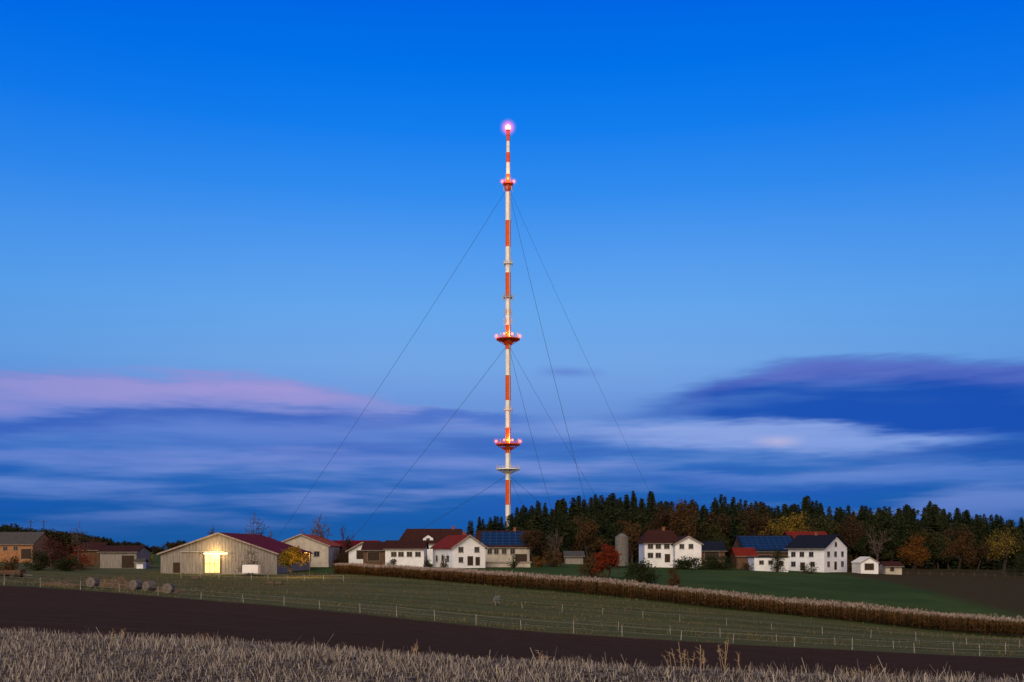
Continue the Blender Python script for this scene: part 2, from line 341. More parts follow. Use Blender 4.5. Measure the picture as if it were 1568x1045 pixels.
def bushy(name,seed,leafm,W,Ht,n=1600,ls=0.35):
    global RNG
    RNG=np.random.default_rng(seed)
    qs=[];k=30
    cc=RNG.normal(size=(k,3)); cc/=np.linalg.norm(cc,axis=1,keepdims=True); cc*=RNG.random((k,1))**.4; cc[:,2]=np.abs(cc[:,2])
    cc=cc*np.array([W*.42,W*.42,Ht*.78]); cc[:,2]+=Ht*0.1
    for c in cc: qs.append(tube((RNG.normal()*.15,RNG.normal()*.15,-.3),c,0.07,0.02,3))
    Qb=np.concatenate(qs); wi=RNG.integers(0,k,n); C=cc[wi]+RNG.normal(size=(n,3))*np.array([W*.085,W*.085,Ht*.085]); C[:,2]=np.abs(C[:,2])
    Ql=leafquads(C,ls); return quads(name,np.concatenate([Qb,Ql]),[M['bark'],leafm],np.r_[np.zeros(len(Qb),int),np.ones(len(Ql),int)])
def conifer(name,seed,leafm,Ht=20.0,R=3.2):
    global RNG
    RNG=np.random.default_rng(seed); qs=[tube((0,0,-1),(0,0,Ht),0.3,0.03,5)]; ql=[]
    z=Ht*0.06
    while z<Ht*0.985:
        f=1-z/Ht; r=R*(f**0.8)*RNG.uniform(.7,1.15)+0.12
        for a in np.arange(0,6.28,6.28/8)+RNG.random()*6:
            if RNG.random()<0.1: continue
            a+=RNG.normal()*.15; rr=r*RNG.uniform(.65,1.15); d=np.array([math.cos(a),math.sin(a),0]); s=np.array([-d[1],d[0],0])
            droop=rr*RNG.uniform(.15,.45)
            p0=np.array([0,0,z]); p1=d*rr*.55+[0,0,z-droop*.2]; p2=d*rr+[0,0,z-droop]
            w=0.16*rr+.18; t1=np.array([0,0,RNG.normal()*.3])
            ql.append([p0-s*w*.3,p0+s*w*.3,p1+s*w+t1,p1-s*w-t1]); ql.append([p1-s*w-t1,p1+s*w+t1,p2+s*w*.25,p2-s*w*.25])
            for k in range(3):
                g=RNG.uniform(.3,1); c=d*rr*g+[0,0,z-droop*g]; sd=s*RNG.choice([-1,1])*w*RNG.uniform(.8,1.6)+d*.3; 
                ql.append([c,c+sd*.5+[0,0,-.15],c+sd+[0,0,-.45*RNG.random()],c+sd*.5+[0,0,.2]])
        z+=Ht*0.024+0.25*f
    Qb=np.concatenate(qs);Ql=np.array(ql)
    return quads(name,np.concatenate([Qb,Ql]),[M['bark'],leafm],np.r_[np.zeros(len(Qb),int),np.ones(len(Ql),int)])
CON=[conifer('spruce_mesh_%d'%i,20+i,M['spruce'] if i%3 else M['spruce2'],20,[3.3,4.2,3.7,4.8,3.0,4.4][i]) for i in range(6)]
DEC=[decid('broadleaf_mesh_%d'%i,40+i,M[m],10.5,14,9,0.66) for i,m in enumerate(['lgreen','lfb','ldark','lfb','ldark','lgreen','ldark'])]
forest=empty('forest',(0,370,h(0,370)))
R2=random.Random(11)
FT=[(700,806),(722,797),(740,790),(770,790),(790,779),(815,771),(850,764),(900,763),(930,756),(1000,757),(1030,768),(1060,766),(1075,774),(1100,762),(1150,766),(1200,774),(1225,772),(1238,755),(1252,772),(1290,777),(1330,777),(1390,774),(1410,778),(1424,764),(1440,778),(1470,780),(1500,787),(1568,796),(1900,800)]
def ftop(px): return float(np.interp(px,[a for a,_ in FT],[b_ for _,b_ in FT]))
for Y,mode in [(425,'c'),(412,'c'),(400,'c'),(388,'c'),(376,'cd'),(364,'cd'),(354,'d'),(346,'d2')]:
    x0=(722-CX)/F*Y if Y>405 else ((788-CX)/F*Y if mode!='d2' else (850-CX)/F*Y); x1=(1720-CX)/F*Y; x_=x0
    while x_<x1:
        xx=x_+R2.uniform(-1.2,1.2); yy=Y+R2.uniform(-6,6); px=CX+xx/yy*F
        z=h(xx,yy); top=(HOR-ftop(px))/F*yy
        fr={'c':R2.choice([R2.uniform(.82,1.0),R2.uniform(.92,1.06)]),'cd':R2.uniform(.74,.97),'d':R2.uniform(.55,.82),'d2':R2.uniform(.3,.6)}[mode]
        hgt=(top-z)*fr
        pc={'c':.90,'cd':.66,'d':.5,'d2':.3}[mode]
        if R2.random()<pc:
            m_=R2.choice(CON); s=hgt/20; wz=s*R2.uniform(.95,1.4)
        else:
            m_=R2.choice(DEC); s=hgt/14*R2.uniform(.85,.95); wz=s*R2.uniform(.85,1.15)
        o=mkobj('forest_tree',m_,forest); o.location=(xx-0,yy-370,z-forest.location.z); o.scale=(wz,wz,s); o.rotation_euler=(R2.uniform(-.03,.03),R2.uniform(-.03,.03),R2.uniform(0,6.28))
        x_+={'c':3.1,'cd':4.0,'d':5.0,'d2':6.0}[mode]*R2.uniform(.7,1.3)
dl=empty('distant_treeline',(-200,850,h(-200,850)))
DT=[(-200,803),(0,804),(40,810),(100,815),(150,822),(200,831),(243,837),(250,829),(285,829),(300,834),(520,836),(610,833),(720,830),(860,832)]
for k in range(430):
    px=R2.uniform(-200,860); yy=R2.uniform(760,900); xx=(px-CX)/F*yy; z=h(xx,yy); tp=float(np.interp(px,[a for a,_ in DT],[b_ for _,b_ in DT]))+R2.uniform(-2,5)
    hgt=(HOR-tp)/F*yy-z
    if R2.random()<.5: m_=R2.choice(CON); s=hgt/20; w=s*1.6
    else: m_=R2.choice(DEC); s=hgt/14; w=s*1.6
    o=mkobj('treeline_tree',m_,dl); o.location=(xx+200,yy-850,z-dl.location.z); o.scale=(w,w,s); o.rotation_euler=(0,0,R2.uniform(0,6.28))
def T_(name,px,pyt,Y,wpx,leafm,leaves=12,ls=.45,seed=1,maxd=4,kind='d',pyb=None,n=1800,mr=.015,r0=.28,side=True,bark='bark'):
    xx=(px-CX)/F*Y; z=h(xx,Y) if pyb is None else (HOR-pyb)/F*Y; Ht=(HOR-pyt)/F*Y-z; W=wpx/F*Y
    me=decid(name,seed,leafm,W,Ht,leaves,ls,maxd,mr,r0,side,bark) if kind=='d' else bushy(name,seed,leafm,W,Ht,n,ls)
    return mkobj(name,me,None,(xx,Y,z))
bt=dict(maxd=5,mr=.028,r0=.34,side=False,bark='twig')
T_('bare_tree',393,779,262,66,None,0,seed=3,**bt)
T_('bare_tree',485,782,275,56,None,0,seed=4,**bt)
T_('bare_tree',123,794,255,38,None,0,seed=5,**bt)
T_('bare_tree',533,803,270,24,M['ltwig'],1,.35,seed=6,maxd=4,mr=.03)
T_('bare_tree',850,806,268,30,None,0,seed=8,**bt)
T_('bare_tree',1345,800,300,40,None,0,seed=88,**bt)
T_('autumn_tree',904,788,325,48,M['lbrown'],12,.5,seed=9)
T_('autumn_tree',968,796,330,46,M['lbrown'],9,.5,seed=10)
T_('autumn_tree',820,811,262,46,M['lfb'],10,.4,seed=12)
T_('autumn_tree',845,835,250,40,M['lbrown'],8,.4,seed=13,kind='b',n=1100)
T_('red_maple',930,833,185,44,M['lred'],20,.3,seed=14)
T_('autumn_bush',903,846,190,36,M['lbrown'],0,.3,seed=15,kind='b')
T_('autumn_bush',978,852,178,56,M['ldark'],0,.3,seed=16,kind='b',n=2800)
T_('autumn_bush',1031,868,172,26,M['lbrown'],0,.25,seed=17,kind='b',n=1000)
T_('autumn_tree',1040,761,335,62,M['lbrown'],12,.6,seed=18)
T_('autumn_tree',1018,770,338,44,M['lfb'],12,.6,seed=48)
T_('autumn_tree',1200,786,325,70,M['lyellow'],11,.55,seed=19)
T_('autumn_tree',1163,768,338,54,M['lfb'],12,.6,seed=21)
T_('autumn_tree',1397,822,300,46,M['lorange'],13,.45,seed=22)
T_('autumn_tree',1465,820,302,44,M['lbrown'],12,.45,seed=23)
T_('autumn_tree',1536,810,292,52,M['lyellow'],5,.4,seed=24)
T_('autumn_tree',1300,788,330,44,M['lfb'],9,.5,seed=25)
T_('yellow_birch',449,838,196,46,M['lyellow'],18,.3,seed=26)
T_('garden_shrub',382,836,200,38,M['lbrown'],0,.25,seed=27,kind='b',n=900)
T_('garden_shrub',88,820,225,76,M['ltwig'],0,.4,seed=28,kind='b',n=3000)
T_('garden_shrub',125,834,222,46,M['lred'],0,.3,seed=29,kind='b',n=1100)
T_('garden_shrub',58,838,215,44,M['ldark'],0,.3,seed=30,kind='b',n=1700)
T_('garden_shrub',104,846,212,44,M['ldark'],0,.3,seed=31,kind='b',n=1500)
T_('garden_shrub',225,842,260,26,M['lyellow'],0,.35,seed=31,kind='b',n=800)
T_('garden_shrub',255,830,330,22,M['ldark'],0,.4,seed=32,kind='b',n=900)
T_('garden_shrub',275,829,330,26,M['lbrown'],0,.4,seed=33,kind='b',n=900)
T_('garden_shrub',325,807,290,20,M['lbrown'],8,.35,seed=34)
T_('garden_shrub',1100,848,258,60,M['ldark'],0,.35,seed=36,kind='b',n=3000)
T_('garden_shrub',1052,850,256,54,M['ldark'],0,.35,seed=37,kind='b',n=2800)
T_('garden_shrub',680,845,226,16,M['lbrown'],0,.25,seed=38,kind='b',n=500)
T_('garden_shrub',826,848,246,28,M['lorange'],0,.3,seed=39,kind='b',n=700)
T_('garden_shrub',1190,838,262,24,M['ldark'],0,.3,seed=43,kind='b',n=900)
T_('garden_shrub',1240,860,258,30,M['ldark'],0,.25,seed=44,kind='b',n=600)
T_('garden_shrub',15,848,200,36,M['lbrown'],0,.3,seed=45,kind='b',n=900)
T_('garden_shrub',1560,846,285,46,M['ldark'],0,.35,seed=46,kind='b',n=1500)
T_('garden_shrub',655,846,232,14,M['ldark'],0,.25,seed=49,kind='b',n=500)
T_('garden_shrub',787,846,240,20,M['ldark'],0,.25,seed=50,kind='b',n=600)
T_('garden_shrub',518,838,262,20,M['lbrown'],0,.3,seed=51,kind='b',n=600)
T_('garden_shrub',1305,846,290,30,M['lbrown'],0,.35,seed=52,kind='b',n=900)
T_('garden_shrub',600,852,232,22,M['lfb'],0,.25,seed=53,kind='b',n=600)
T_('garden_shrub',1145,856,262,24,M['lfb'],0,.25,seed=54,kind='b',n=600)
RNG=np.random.default_rng(99)
# ------------------------------------------------------------ buildings
def pm(name,V,Fa,m,par):
    me=bpy.data.meshes.new(name); me.from_pydata([tuple(v) for v in V],[],Fa); me.materials.append(m); me.update(); return mkobj(name,me,par)
def house(name,fl,w,d,eh,rh,ridge='x',yaw=0,wall='white',roof='redroof',wins=(),ov=0.5,doors=(),chim=None,hip=0,base=-2.5,solar_in=0):
    e=empty(name,fl); e.rotation_euler=(0,0,yaw)
    W=M[wall]
    if ridge=='y': V=[(0,0,base),(w,0,base),(w,d,base),(0,d,base),(0,0,eh),(w,0,eh),(w,d,eh),(0,d,eh),(w/2,0,rh),(w/2,d,rh)]; Fa=[(0,1,5,8,4),(1,2,6,5),(2,3,7,9,6),(3,0,4,7)]
    else: V=[(0,0,base),(w,0,base),(w,d,base),(0,d,base),(0,0,eh),(w,0,eh),(w,d,eh),(0,d,eh),(0,d/2,rh),(w,d/2,rh)]; Fa=[(0,1,5,4),(1,2,6,9,5),(2,3,7,6),(3,0,4,8,7)]
    if rh<=eh+0.01: V=V[:8]; Fa=[(0,1,5,4),(1,2,6,5),(2,3,7,6),(3,0,4,7),(4,5,6,7)]
    if hip: Fa=[(0,1,5,4),(1,2,6,5),(2,3,7,6),(3,0,4,7)]
    pm('walls',V,Fa,W,e)
    th=0.22
    if rh>eh+0.01:
        def slab(nm,a,b_,c_,d_,m):
            P_=[np.array(p,float) for p in (a,b_,c_,d_)]; up=np.array([0,0,th]); lo=np.array([0,0,0.02])
            V=[p+lo for p in P_]+[p+up for p in P_]; pm(nm,V,[(3,2,1,0),(4,5,6,7),(0,1,5,4),(1,2,6,5),(2,3,7,6),(3,0,4,7)],m,e)
        if ridge=='y':
            s=(rh-eh)/(w/2); dz=ov*s
            slab('roof_left',(-ov,-ov,eh-dz),(w/2-.004,-ov,rh),(w/2-.004,d+ov,rh),(-ov,d+ov,eh-dz),M[roof]); slab('roof_right',(w/2+.004,-ov,rh),(w+ov,-ov,eh-dz),(w+ov,d+ov,eh-dz),(w/2+.004,d+ov,rh),M[roof])
            for sg in (0,1):
                a=(-ov if not sg else w+ov,eh-dz)
                q=np.array([[(a[0],-ov-.06,a[1]-.10),(w/2,-ov-.06,rh-.10),(w/2,-ov-.06,rh+th-.02),(a[0],-ov-.06,a[1]+th-.02)]]) 
                mkobj('bargeboard',quads('bargeboard',q,M['trim']),e)
        else:
            s=(rh-eh)/(d/2); dz=ov*s; hx=hip
            slab('roof_front',(-ov,-ov,eh-dz),(w+ov,-ov,eh-dz),(w+ov-hx,d/2-.004,rh),(-ov+hx,d/2-.004,rh),M[roof]); slab('roof_back',(-ov+hx,d/2+.004,rh),(w+ov-hx,d/2+.004,rh),(w+ov,d+ov,eh-dz),(-ov,d+ov,eh-dz),M[roof])
            if hip:
                slab('roof_hip_l',(-ov,-ov,eh-dz),(-ov+hx-.01,d/2-.01,rh),(-ov+hx-.01,d/2+.01,rh),(-ov,d+ov,eh-dz),M[roof]); slab('roof_hip_r',(w+ov,d+ov,eh-dz),(w+ov-hx+.01,d/2+.01,rh),(w+ov-hx+.01,d/2-.01,rh),(w+ov,-ov,eh-dz),M[roof])
            mkobj('gutter',quads('gutter',boxq(-ov,w+ov,-ov-.14,-ov-.01,eh-dz-.06,eh-dz+.08),M['frame']),e)
            if solar_in:
                a=solar_in; f0,f1=.08,.9; y0=-ov+(d/2+ov)*f0; y1=-ov+(d/2+ov)*f1; z0=eh-dz+(rh-eh+dz)*f0+th+.05; z1=eh-dz+(rh-eh+dz)*f1+th+.05
                V=[(a,y0,z0),(w-a,y0,z0),(w-a,y1,z1),(a,y1,z1),(a,y0,z0+.08),(w-a,y0,z0+.08),(w-a,y1,z1+.08),(a,y1,z1+.08)]
                pm('solar_panels',V,[(3,2,1,0),(4,5,6,7),(0,1,5,4),(1,2,6,5),(2,3,7,6),(3,0,4,7)],M['solar'],e)
    else:
        mkobj('flat_roof',quads('flat_roof',boxq(-.3,w+.3,-.3,d+.3,eh+.005,eh+.25),M[roof]),e)
    def opening(face,cx,zz,ww,hh,m,nm):
        if face=='f': fr=boxq(cx-ww/2-.1,cx+ww/2+.1,-.05,.04,zz-.1,zz+hh+.1); gl=boxq(cx-ww/2,cx+ww/2,-.07,.0,zz,zz+hh); bar=boxq(cx-.035,cx+.035,-.09,-.03,zz,zz+hh); sill=boxq(cx-ww/2-.16,cx+ww/2+.16,-.16,-.04,zz-.16,zz-.1)
        elif face=='r': fr=boxq(w-.04,w+.05,cx-ww/2-.1,cx+ww/2+.1,zz-.1,zz+hh+.1); gl=boxq(w,w+.07,cx-ww/2,cx+ww/2,zz,zz+hh); bar=boxq(w+.03,w+.09,cx-.035,cx+.035,zz,zz+hh); sill=boxq(w+.04,w+.16,cx-ww/2-.16,cx+ww/2+.16,zz-.16,zz-.1)
        else: fr=boxq(-.05,.04,cx-ww/2-.1,cx+ww/2+.1,zz-.1,zz+hh+.1); gl=boxq(-.07,0,cx-ww/2,cx+ww/2,zz,zz+hh); bar=boxq(-.09,-.03,cx-.035,cx+.035,zz,zz+hh); sill=boxq(-.16,-.04,cx-ww/2-.16,cx+ww/2+.16,zz-.16,zz-.1)
        mkobj(nm+'_frame',quads(nm,fr,M['frame']),e); mkobj(nm+'_pane',quads(nm,gl,m),e)
        if nm=='window': mkobj('window_bar',quads(nm,np.concatenate([bar,sill]),M['frame']),e)
    for (fc,cx,zz,ww,hh) in wins: opening(fc,cx,zz,ww,hh,M['glass'],'window')
    for (fc,cx,zz,ww,hh) in doors: opening(fc,cx,zz,ww,hh,M['door'],'door')
    if chim:
        cx,cy=chim; mkobj('chimney',quads('chimney',np.concatenate([boxq(cx-.35,cx+.35,cy-.35,cy+.35,eh,rh+.9),boxq(cx-.45,cx+.45,cy-.45,cy+.45,rh+.9,rh+1.05)]),M['brick']),e)
    return e
def HF(name,pl,pr,pb,pe,pt,Y,d,**kw):
    x0,_,z0=P(pl,pb,Y); x1=P(pr,pb,Y)[0]; k=Y/F
    rdg=kw.get('ridge','x'); 
    eh=(pb-pe)*k; 
    if rdg=='x': Yr=Y+d/2; rh=(HOR-pt)/F*Yr-z0
    else: rh=(pb-pt)*k
    kw2=dict(kw); px2m=lambda px:(px-pl)*k; py2m=lambda py:(pb-py)*k
    kw2['wins']=[('f',px2m(a),py2m(b2),ww,hh) for (a,b2,ww,hh) in kw.get('wins',[])]
    kw2['doors']=[('f',px2m(a),py2m(b2),ww,hh) for (a,b2,ww,hh) in kw.get('doors',[])]
    return house(name,(x0,Y,z0),x1-x0,d,eh,rh,**kw2)
k=205/F
barn=HF('timber_barn',246,424,878,848,817,205,34,ridge='y',wall='greywood',roof='maroon',ov=.6,doors=[])
lit,t,b=newmat('lamplit_wall_glow'); tc=t.n('ShaderNodeTexCoord').outputs['Object']  # lamp light on the wall, put into the emission colour
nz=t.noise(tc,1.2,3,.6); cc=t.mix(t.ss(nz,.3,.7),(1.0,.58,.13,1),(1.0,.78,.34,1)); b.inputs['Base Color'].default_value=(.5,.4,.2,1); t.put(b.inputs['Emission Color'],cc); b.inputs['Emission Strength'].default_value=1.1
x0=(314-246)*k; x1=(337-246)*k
mkobj('glowing_wall_panel',quads('dl',boxq(x0,x1,-.12,.02,.1,3.9),lit),barn)  # no lamp itself: panel glows to imitate the wall lit from above
dq=[boxq(x0-.18,x0,-.2,.02,0,4.1),boxq(x1,x1+.18,-.2,.02,0,4.1),boxq(x0-.18,x1+.18,-.2,.02,4.1,4.3)]
for i in range(1,3): xx=x0+(x1-x0)*i/3; dq.append(boxq(xx-.04,xx+.04,-.17,-.125,.1,3.9))
dq.append(boxq(x0,x1,-.17,-.125,1.9,1.98))
mkobj('door_frame',quads('df',np.concatenate(dq),M['brownwood']),barn)
mkobj('sliding_rail',quads('sr',boxq(x0-5,x1+1,-.35,-.22,4.35,4.5),M['metal']),barn)
mkobj('wall_lamp',quads('wl',boxq(x0-.1,x1+1.6,-.6,-.35,3.95,4.15),emis('lamp_tube',(1,.78,.38),7)),barn)
q=[]
for i in range(1,36):
    xx=i*(178*k)/36
    if x0-.3<xx<x1+.3: continue
    top=30*k+(31*k)*(1-abs(xx-89*k)/(89*k))-.1
    q.append(boxq(xx-.03,xx+.03,-.05,-.005,-.5,top))
mkobj('wall_battens',quads('wb',np.concatenate(q),M['greywood']),barn)
mkobj('door_dark',quads('dd',boxq(2.6,4.0,-.09,0,.1,2.2),M['door']),barn)
def lamp(name,loc,pw,col,r=.2):
    l=bpy.data.lights.new(name,'POINT'); l.energy=pw; l.color=col; l.shadow_soft_size=r; o=bpy.data.objects.new(name,l); o.location=loc; COL.objects.link(o)
    return o
bx,by,bz=P(330,848,205); lamp('barn_lamp_light',(bx,by-1.8,bz),900,(1,.62,.20),.3)
yx,yy_=(474-CX)/F*190,190.0; yz=h(yx,yy_); e=empty('yard_lamp_post',(yx,yy_,yz))
mkobj('pole',quads('yp',tube((0,0,-.3),(0,0,4.6),.06,.05,8),M['fenceb']),e); mkobj('arm',quads('ya',tube((0,0,4.6),(-.7,-.3,4.75),.035,.03,6),M['fenceb']),e)
mkobj('lamp_head',quads('yh',boxq(-.95,-.6,-.42,-.22,4.68,4.78),M['fenceb']),e); mkobj('lamp_glass',quads('yg',boxq(-.92,-.63,-.4,-.24,4.62,4.675),emis('sodium_glass',(1,.6,.15),3)),e)
lamp('yard_lamp_light',(yx-.78,yy_-.32,yz+4.45),1800,(1,.52,.10),.15)
HF('farm_house',418,503,860,836,819,255,22,ridge='y',wall='cream',roof='orangeroof',wins=[(452,852,1.3,1.2),(485,852,1.3,1.2)],doors=[(468,860,2.6,2.6)])
HF('farm_shed',503,575,856,841,829,272,12,wall='brownwood',roof='maroon',wins=[(520,850,1.2,.8)])
HF('farm_garage',534,577,856,843,831,262,9,ridge='y',wall='white',roof='maroon',doors=[(555,856,3,2.2)],ov=.8)
HF('white_cottage',590,649,861,840,829,242,9,wall='white',roof='brownroof',wins=[(603,852,1.2,1.0),(614,852,1.2,1.0),(627,852,1.2,1.0),(640,852,1.2,1.0)])
HF('farm_shed',556,590,859,842,831,250,9,wall='brownwood',roof='brownroof',doors=[(572,859,3,2.2)])
big=HF('farm_house',610,714,862,832,811,288,13,wall='white',roof='brownroof',wins=[(625,842,1.2,1.2),(690,842,1.2,1.2),(704,842,1.2,1.2)],chim=(15.5,6.5),hip=2.2)
kk=288/F
def dormer(par,cx,y0,z0,w,hh,dp):
    V=[(cx-w/2,y0,z0),(cx+w/2,y0,z0),(cx+w/2,y0,z0+hh*.55),(cx,y0,z0+hh),(cx-w/2,y0,z0+hh*.55),(cx-w/2,y0+dp,z0),(cx+w/2,y0+dp,z0),(cx+w/2,y0+dp,z0+hh*.55),(cx,y0+dp,z0+hh),(cx-w/2,y0+dp,z0+hh*.55)]
    pm('dormer_walls',V,[(0,1,2,3,4),(1,6,7,2),(5,0,4,9)],M['white'],par)
    o=.35; R_=[(cx-w/2-o,y0-.3,z0+hh*.55-.2),(cx,y0-.3,z0+hh+.06),(cx,y0+dp,z0+hh+.06),(cx-w/2-o,y0+dp,z0+hh*.55-.2),(cx+w/2+o,y0-.3,z0+hh*.55-.2),(cx+w/2+o,y0+dp,z0+hh*.55-.2)]
    pm('dormer_roof',R_,[(0,1,2,3),(1,4,5,2)],M['brownroof'],par)
    mkobj('dormer_window',quads('dw',boxq(cx-.5,cx+.5,y0-.05,y0,z0+.3,z0+hh*.55),M['glass']),par)
dormer(big,(655-610)*kk,1.0,5.9,3.0,2.2,4.5)
dormer(big,(690-610)*kk,1.6,6.2,2.0,1.5,4)
X0,Y0,Z0=P(693,866,236); k=236/F
house('white_gable_house',(X0,Y0,Z0),8.4,14,4.3,7.1,'y',math.radians(24),'white','redroof',
  wins=[('f',2.1,3.2,1.1,1.1),('f',6.2,3.2,1.1,1.1),('f',2.1,.8,1.0,1.1),('l',3,1,1.1,1.2),('l',7,1,1.1,1.2),('l',11,1,1.1,1.2)],doors=[('f',4.5,0,1.3,2.1),('f',6.4,0,1.0,1.9)],ov=.6,chim=(5.6,7))
HF('solar_roof_house',730,811,864,837,814,262,13,wall='cream',roof='brownroof',solar_in=1.0,wins=[(750,848,1.1,1.2),(760,848,1.1,1.2),(772,848,1.1,1.2),(785,848,1.1,1.2)],doors=[(798,864,3,2.6)],chim=(10,6.5))
HF('garden_wall',742,812,868,862,862,244,.4,wall='cream',roof='trim',ov=0)
HF('low_stable',866,893,868,852,845,300,8,wall='greywood',roof='greyroof')
def silo(px,Y,pb,pt,r):
    X,_,zb=P(px,pb,Y); zt=(HOR-pt)/F*Y; e=empty('grain_silo',(X,Y,zb)); hh=zt-zb
    q=[tube((0,0,-1.5),(0,0,hh*.86),r,r,20),disc((0,0),r+.1,.35,hh*.86,hh,20)]
    for i in range(9): z=hh*.09*i+.3; q.append(disc((0,0),r+.05,r+.05,z,z+.1,20))
    mkobj('tank',quads('tank',np.concatenate(q),M['silo']),e)
    q=[boxq(-.3,-.24,-r-.25,-r-.18,0,hh*.9),boxq(.24,.3,-r-.25,-r-.18,0,hh*.9)]
    for i in range(16): q.append(boxq(-.24,.24,-r-.24,-r-.2,.4*i+.3,.4*i+.36))
    mkobj('ladder',quads('ladder',np.concatenate(q),M['frame']),e)
silo(952,262,858,817,1.75)
HF('farm_house',987,1042,861,831,813,268,12,wall='white',roof='brownroof',wins=[(996,840,1.3,1.1),(1008,840,1.3,1.1),(1021,840,1.3,1.1),(996,854,1.3,1.2),(1008,854,1.3,1.2)],doors=[(1022,861,1.3,2.1)],hip=2,chim=(6,6))
HF('white_annex',1034,1074,858,833,822,264,11,ridge='y',wall='white',roof='brownroof',wins=[(1044,840,1.1,1.1),(1058,840,1.1,1.1)],ov=.5)
HF('machine_shed',1074,1110,858,843,830,282,10,wall='brownwood',roof='navyroof',doors=[(1090,858,4,2.4)])
HF('solar_roof_barn',1138,1222,872,844,821,290,16,wall='brownwood',roof='navyroof',solar_in=.4,doors=[(1170,868,4,3.4)])
HF('red_roof_shed',1128,1158,868,851,840,280,9,wall='brownwood',roof='redroof')
HF('flat_roof_annex',1155,1207,873,854,854,264,7,wall='white',roof='navyroof',wins=[(1166,864,1.1,.9),(1180,864,1.1,.9),(1196,866,1.1,1.1)])
cx_,cy_,cz_=P(1262,874,270); w_=10.8; a_=math.radians(-45)
house('white_farmhouse',(cx_-w_*math.cos(a_),cy_-w_*math.sin(a_),cz_),w_,13.2,6.3,9.6,'x',a_,'white','navyroof',
  wins=[('f',1.6,3.8,1.2,1.2),('f',4.2,3.8,1.2,1.2),('f',7,3.8,1.2,1.2),('f',1.6,1.1,1.2,1.2),('f',7.4,1.1,1.2,1.2),('r',2.4,3.8,1.3,1.3),('r',6.4,3.8,1.3,1.3),('r',10.4,3.8,1.3,1.3),('r',2.4,1.1,1.3,1.3),('r',10.4,1.1,1.3,1.3),('r',6.6,6.6,1.1,1.1)],doors=[('f',4.4,0,1.3,2.1),('r',6.4,.2,1.3,2.1)],ov=.8,chim=(5,6.6))
HF('red_roof_barn',1214,1272,866,828,815,306,14,wall='brownwood',roof='redroof')
HF('white_garage',1318,1345,873,862,854,270,7,ridge='y',wall='white',roof='white',doors=[(1331,873,2.4,1.7)],ov=.2)
HF('garden_hut',1356,1381,875,867,861,272,5,wall='cream',roof='brownroof',doors=[(1366,875,1,1.2)])
HF('ochre_farm_building',-30,50,856,833,816,300,14,wall='orangewall',roof='greyroof',wins=[(8,843,1.2,1.2),(24,843,1.2,1.2)],doors=[(40,856,3,3)])
HF('timber_shed',153,209,871,845,837,240,9,wall='greywood',roof='brownroof',doors=[(196,870,3,3)])
HF('machine_shed',118,152,864,842,832,262,9,wall='brownwood',roof='brownroof')
HF('small_hut',209,219,871,860,857,238,2,wall='white',roof='greyroof')
# ------------------------------------------------------------ vehicles and clutter
def wheel(c,r,w):
    return np.concatenate([tube((c[0],c[1]-w/2,c[2]),(c[0],c[1]+w/2,c[2]),r,r,14),tube((c[0],c[1]-w/2-.001,c[2]),(c[0],c[1]-w/2,c[2]),.001,r,14)])
X0,Y0,_=P(385,880,196); z=h(X0,Y0); e=empty('white_box_trailer',(X0,Y0,z))
V=[(-1.55,-1,.45),(1.55,-1,.45),(1.55,-1,1.95),(1.25,-1,2.2),(-1.4,-1,2.2),(-1.55,-1,2.05)]; V+= [(a,1,c) for a,_,c in V]
pm('body',V,[(0,1,2,3,4,5),(11,10,9,8,7,6)]+[(i,i+6,(i+1)%6+6,(i+1)%6)[::-1] for i in range(6)],M['white'],e)
mkobj('trim_strip',quads('a',boxq(-1.5,1.5,-1.03,-1.004,.45,.62),M['metal']),e)
mkobj('wheels',quads('a',np.concatenate([wheel((-.3,-.95,.32),.32,.2),wheel((.4,-.95,.32),.32,.2)]),M['dark']),e)
mkobj('drawbar',quads('a',tube((-1.5,0,.5),(-2.6,0,.45),.05,.05,5),M['metal']),e)
def wagon(px,Y):
    X0=(px-CX)/F*Y; z=h(X0,Y); e=empty('farm_wagon',(X0,Y,z))
    q=[boxq(-1.7,1.7,-.9,.9,.6,.72),boxq(-1.7,1.7,-.93,-.9,.73,1.15),boxq(-1.7,1.7,.9,.93,.73,1.15),boxq(-1.73,-1.7,-.9,.9,.73,1.3),boxq(1.7,1.73,-.9,.9,.73,1.3)]
    for i in range(6): q.append(boxq(-1.65+i*.64,-1.57+i*.64,-.97,-.935,.6,1.3))
    mkobj('bed',quads('a',np.concatenate(q),M['brownwood']),e); mkobj('wheels',quads('a',np.concatenate([wheel((-1.1,-.9,.35),.35,.2),wheel((1.1,-.9,.35),.35,.2),wheel((-1.1,.9,.35),.35,.2),wheel((1.1,.9,.35),.35,.2)]),M['dark']),e)
    mkobj('drawbar',quads('a',tube((1.7,0,.5),(3.1,0,.4),.05,.05,5),M['metal']),e)
wagon(18,150)
M['bale']=mat('bale_straw',(0.17,0.145,0.13),(0.10,0.085,0.075),4,.9,bump=.4)
for px,Y,yaw in [(142,122,.3),(208,124,.1),(229,122,-.2),(258,118,.4)]:
    X0=(px-CX)/F*Y; z=h(X0,Y); r=.62
    q=[]
    prof_=[(-.62,r*.1),(-.62,r*.9),(-.56,r),(-.2,r*1.02),(.2,r*1.01),(.56,r),(.62,r*.9),(.62,r*.1)]
    for (a,ra),(b2,rb) in zip(prof_[:-1],prof_[1:]): q.append(tube((a,0,0),(b2+1e-4,0,0),ra,rb,18))
    o=mkobj('round_straw_bale',quads('bale',np.concatenate(q),M['bale']),None,(X0,Y,z+r-.04)); o.rotation_euler=(0,0,yaw+1.2)
M['mound']=mat('dung_heap',(0.075,0.05,0.032),(0.13,0.095,0.065),3,.95,bump=.6)
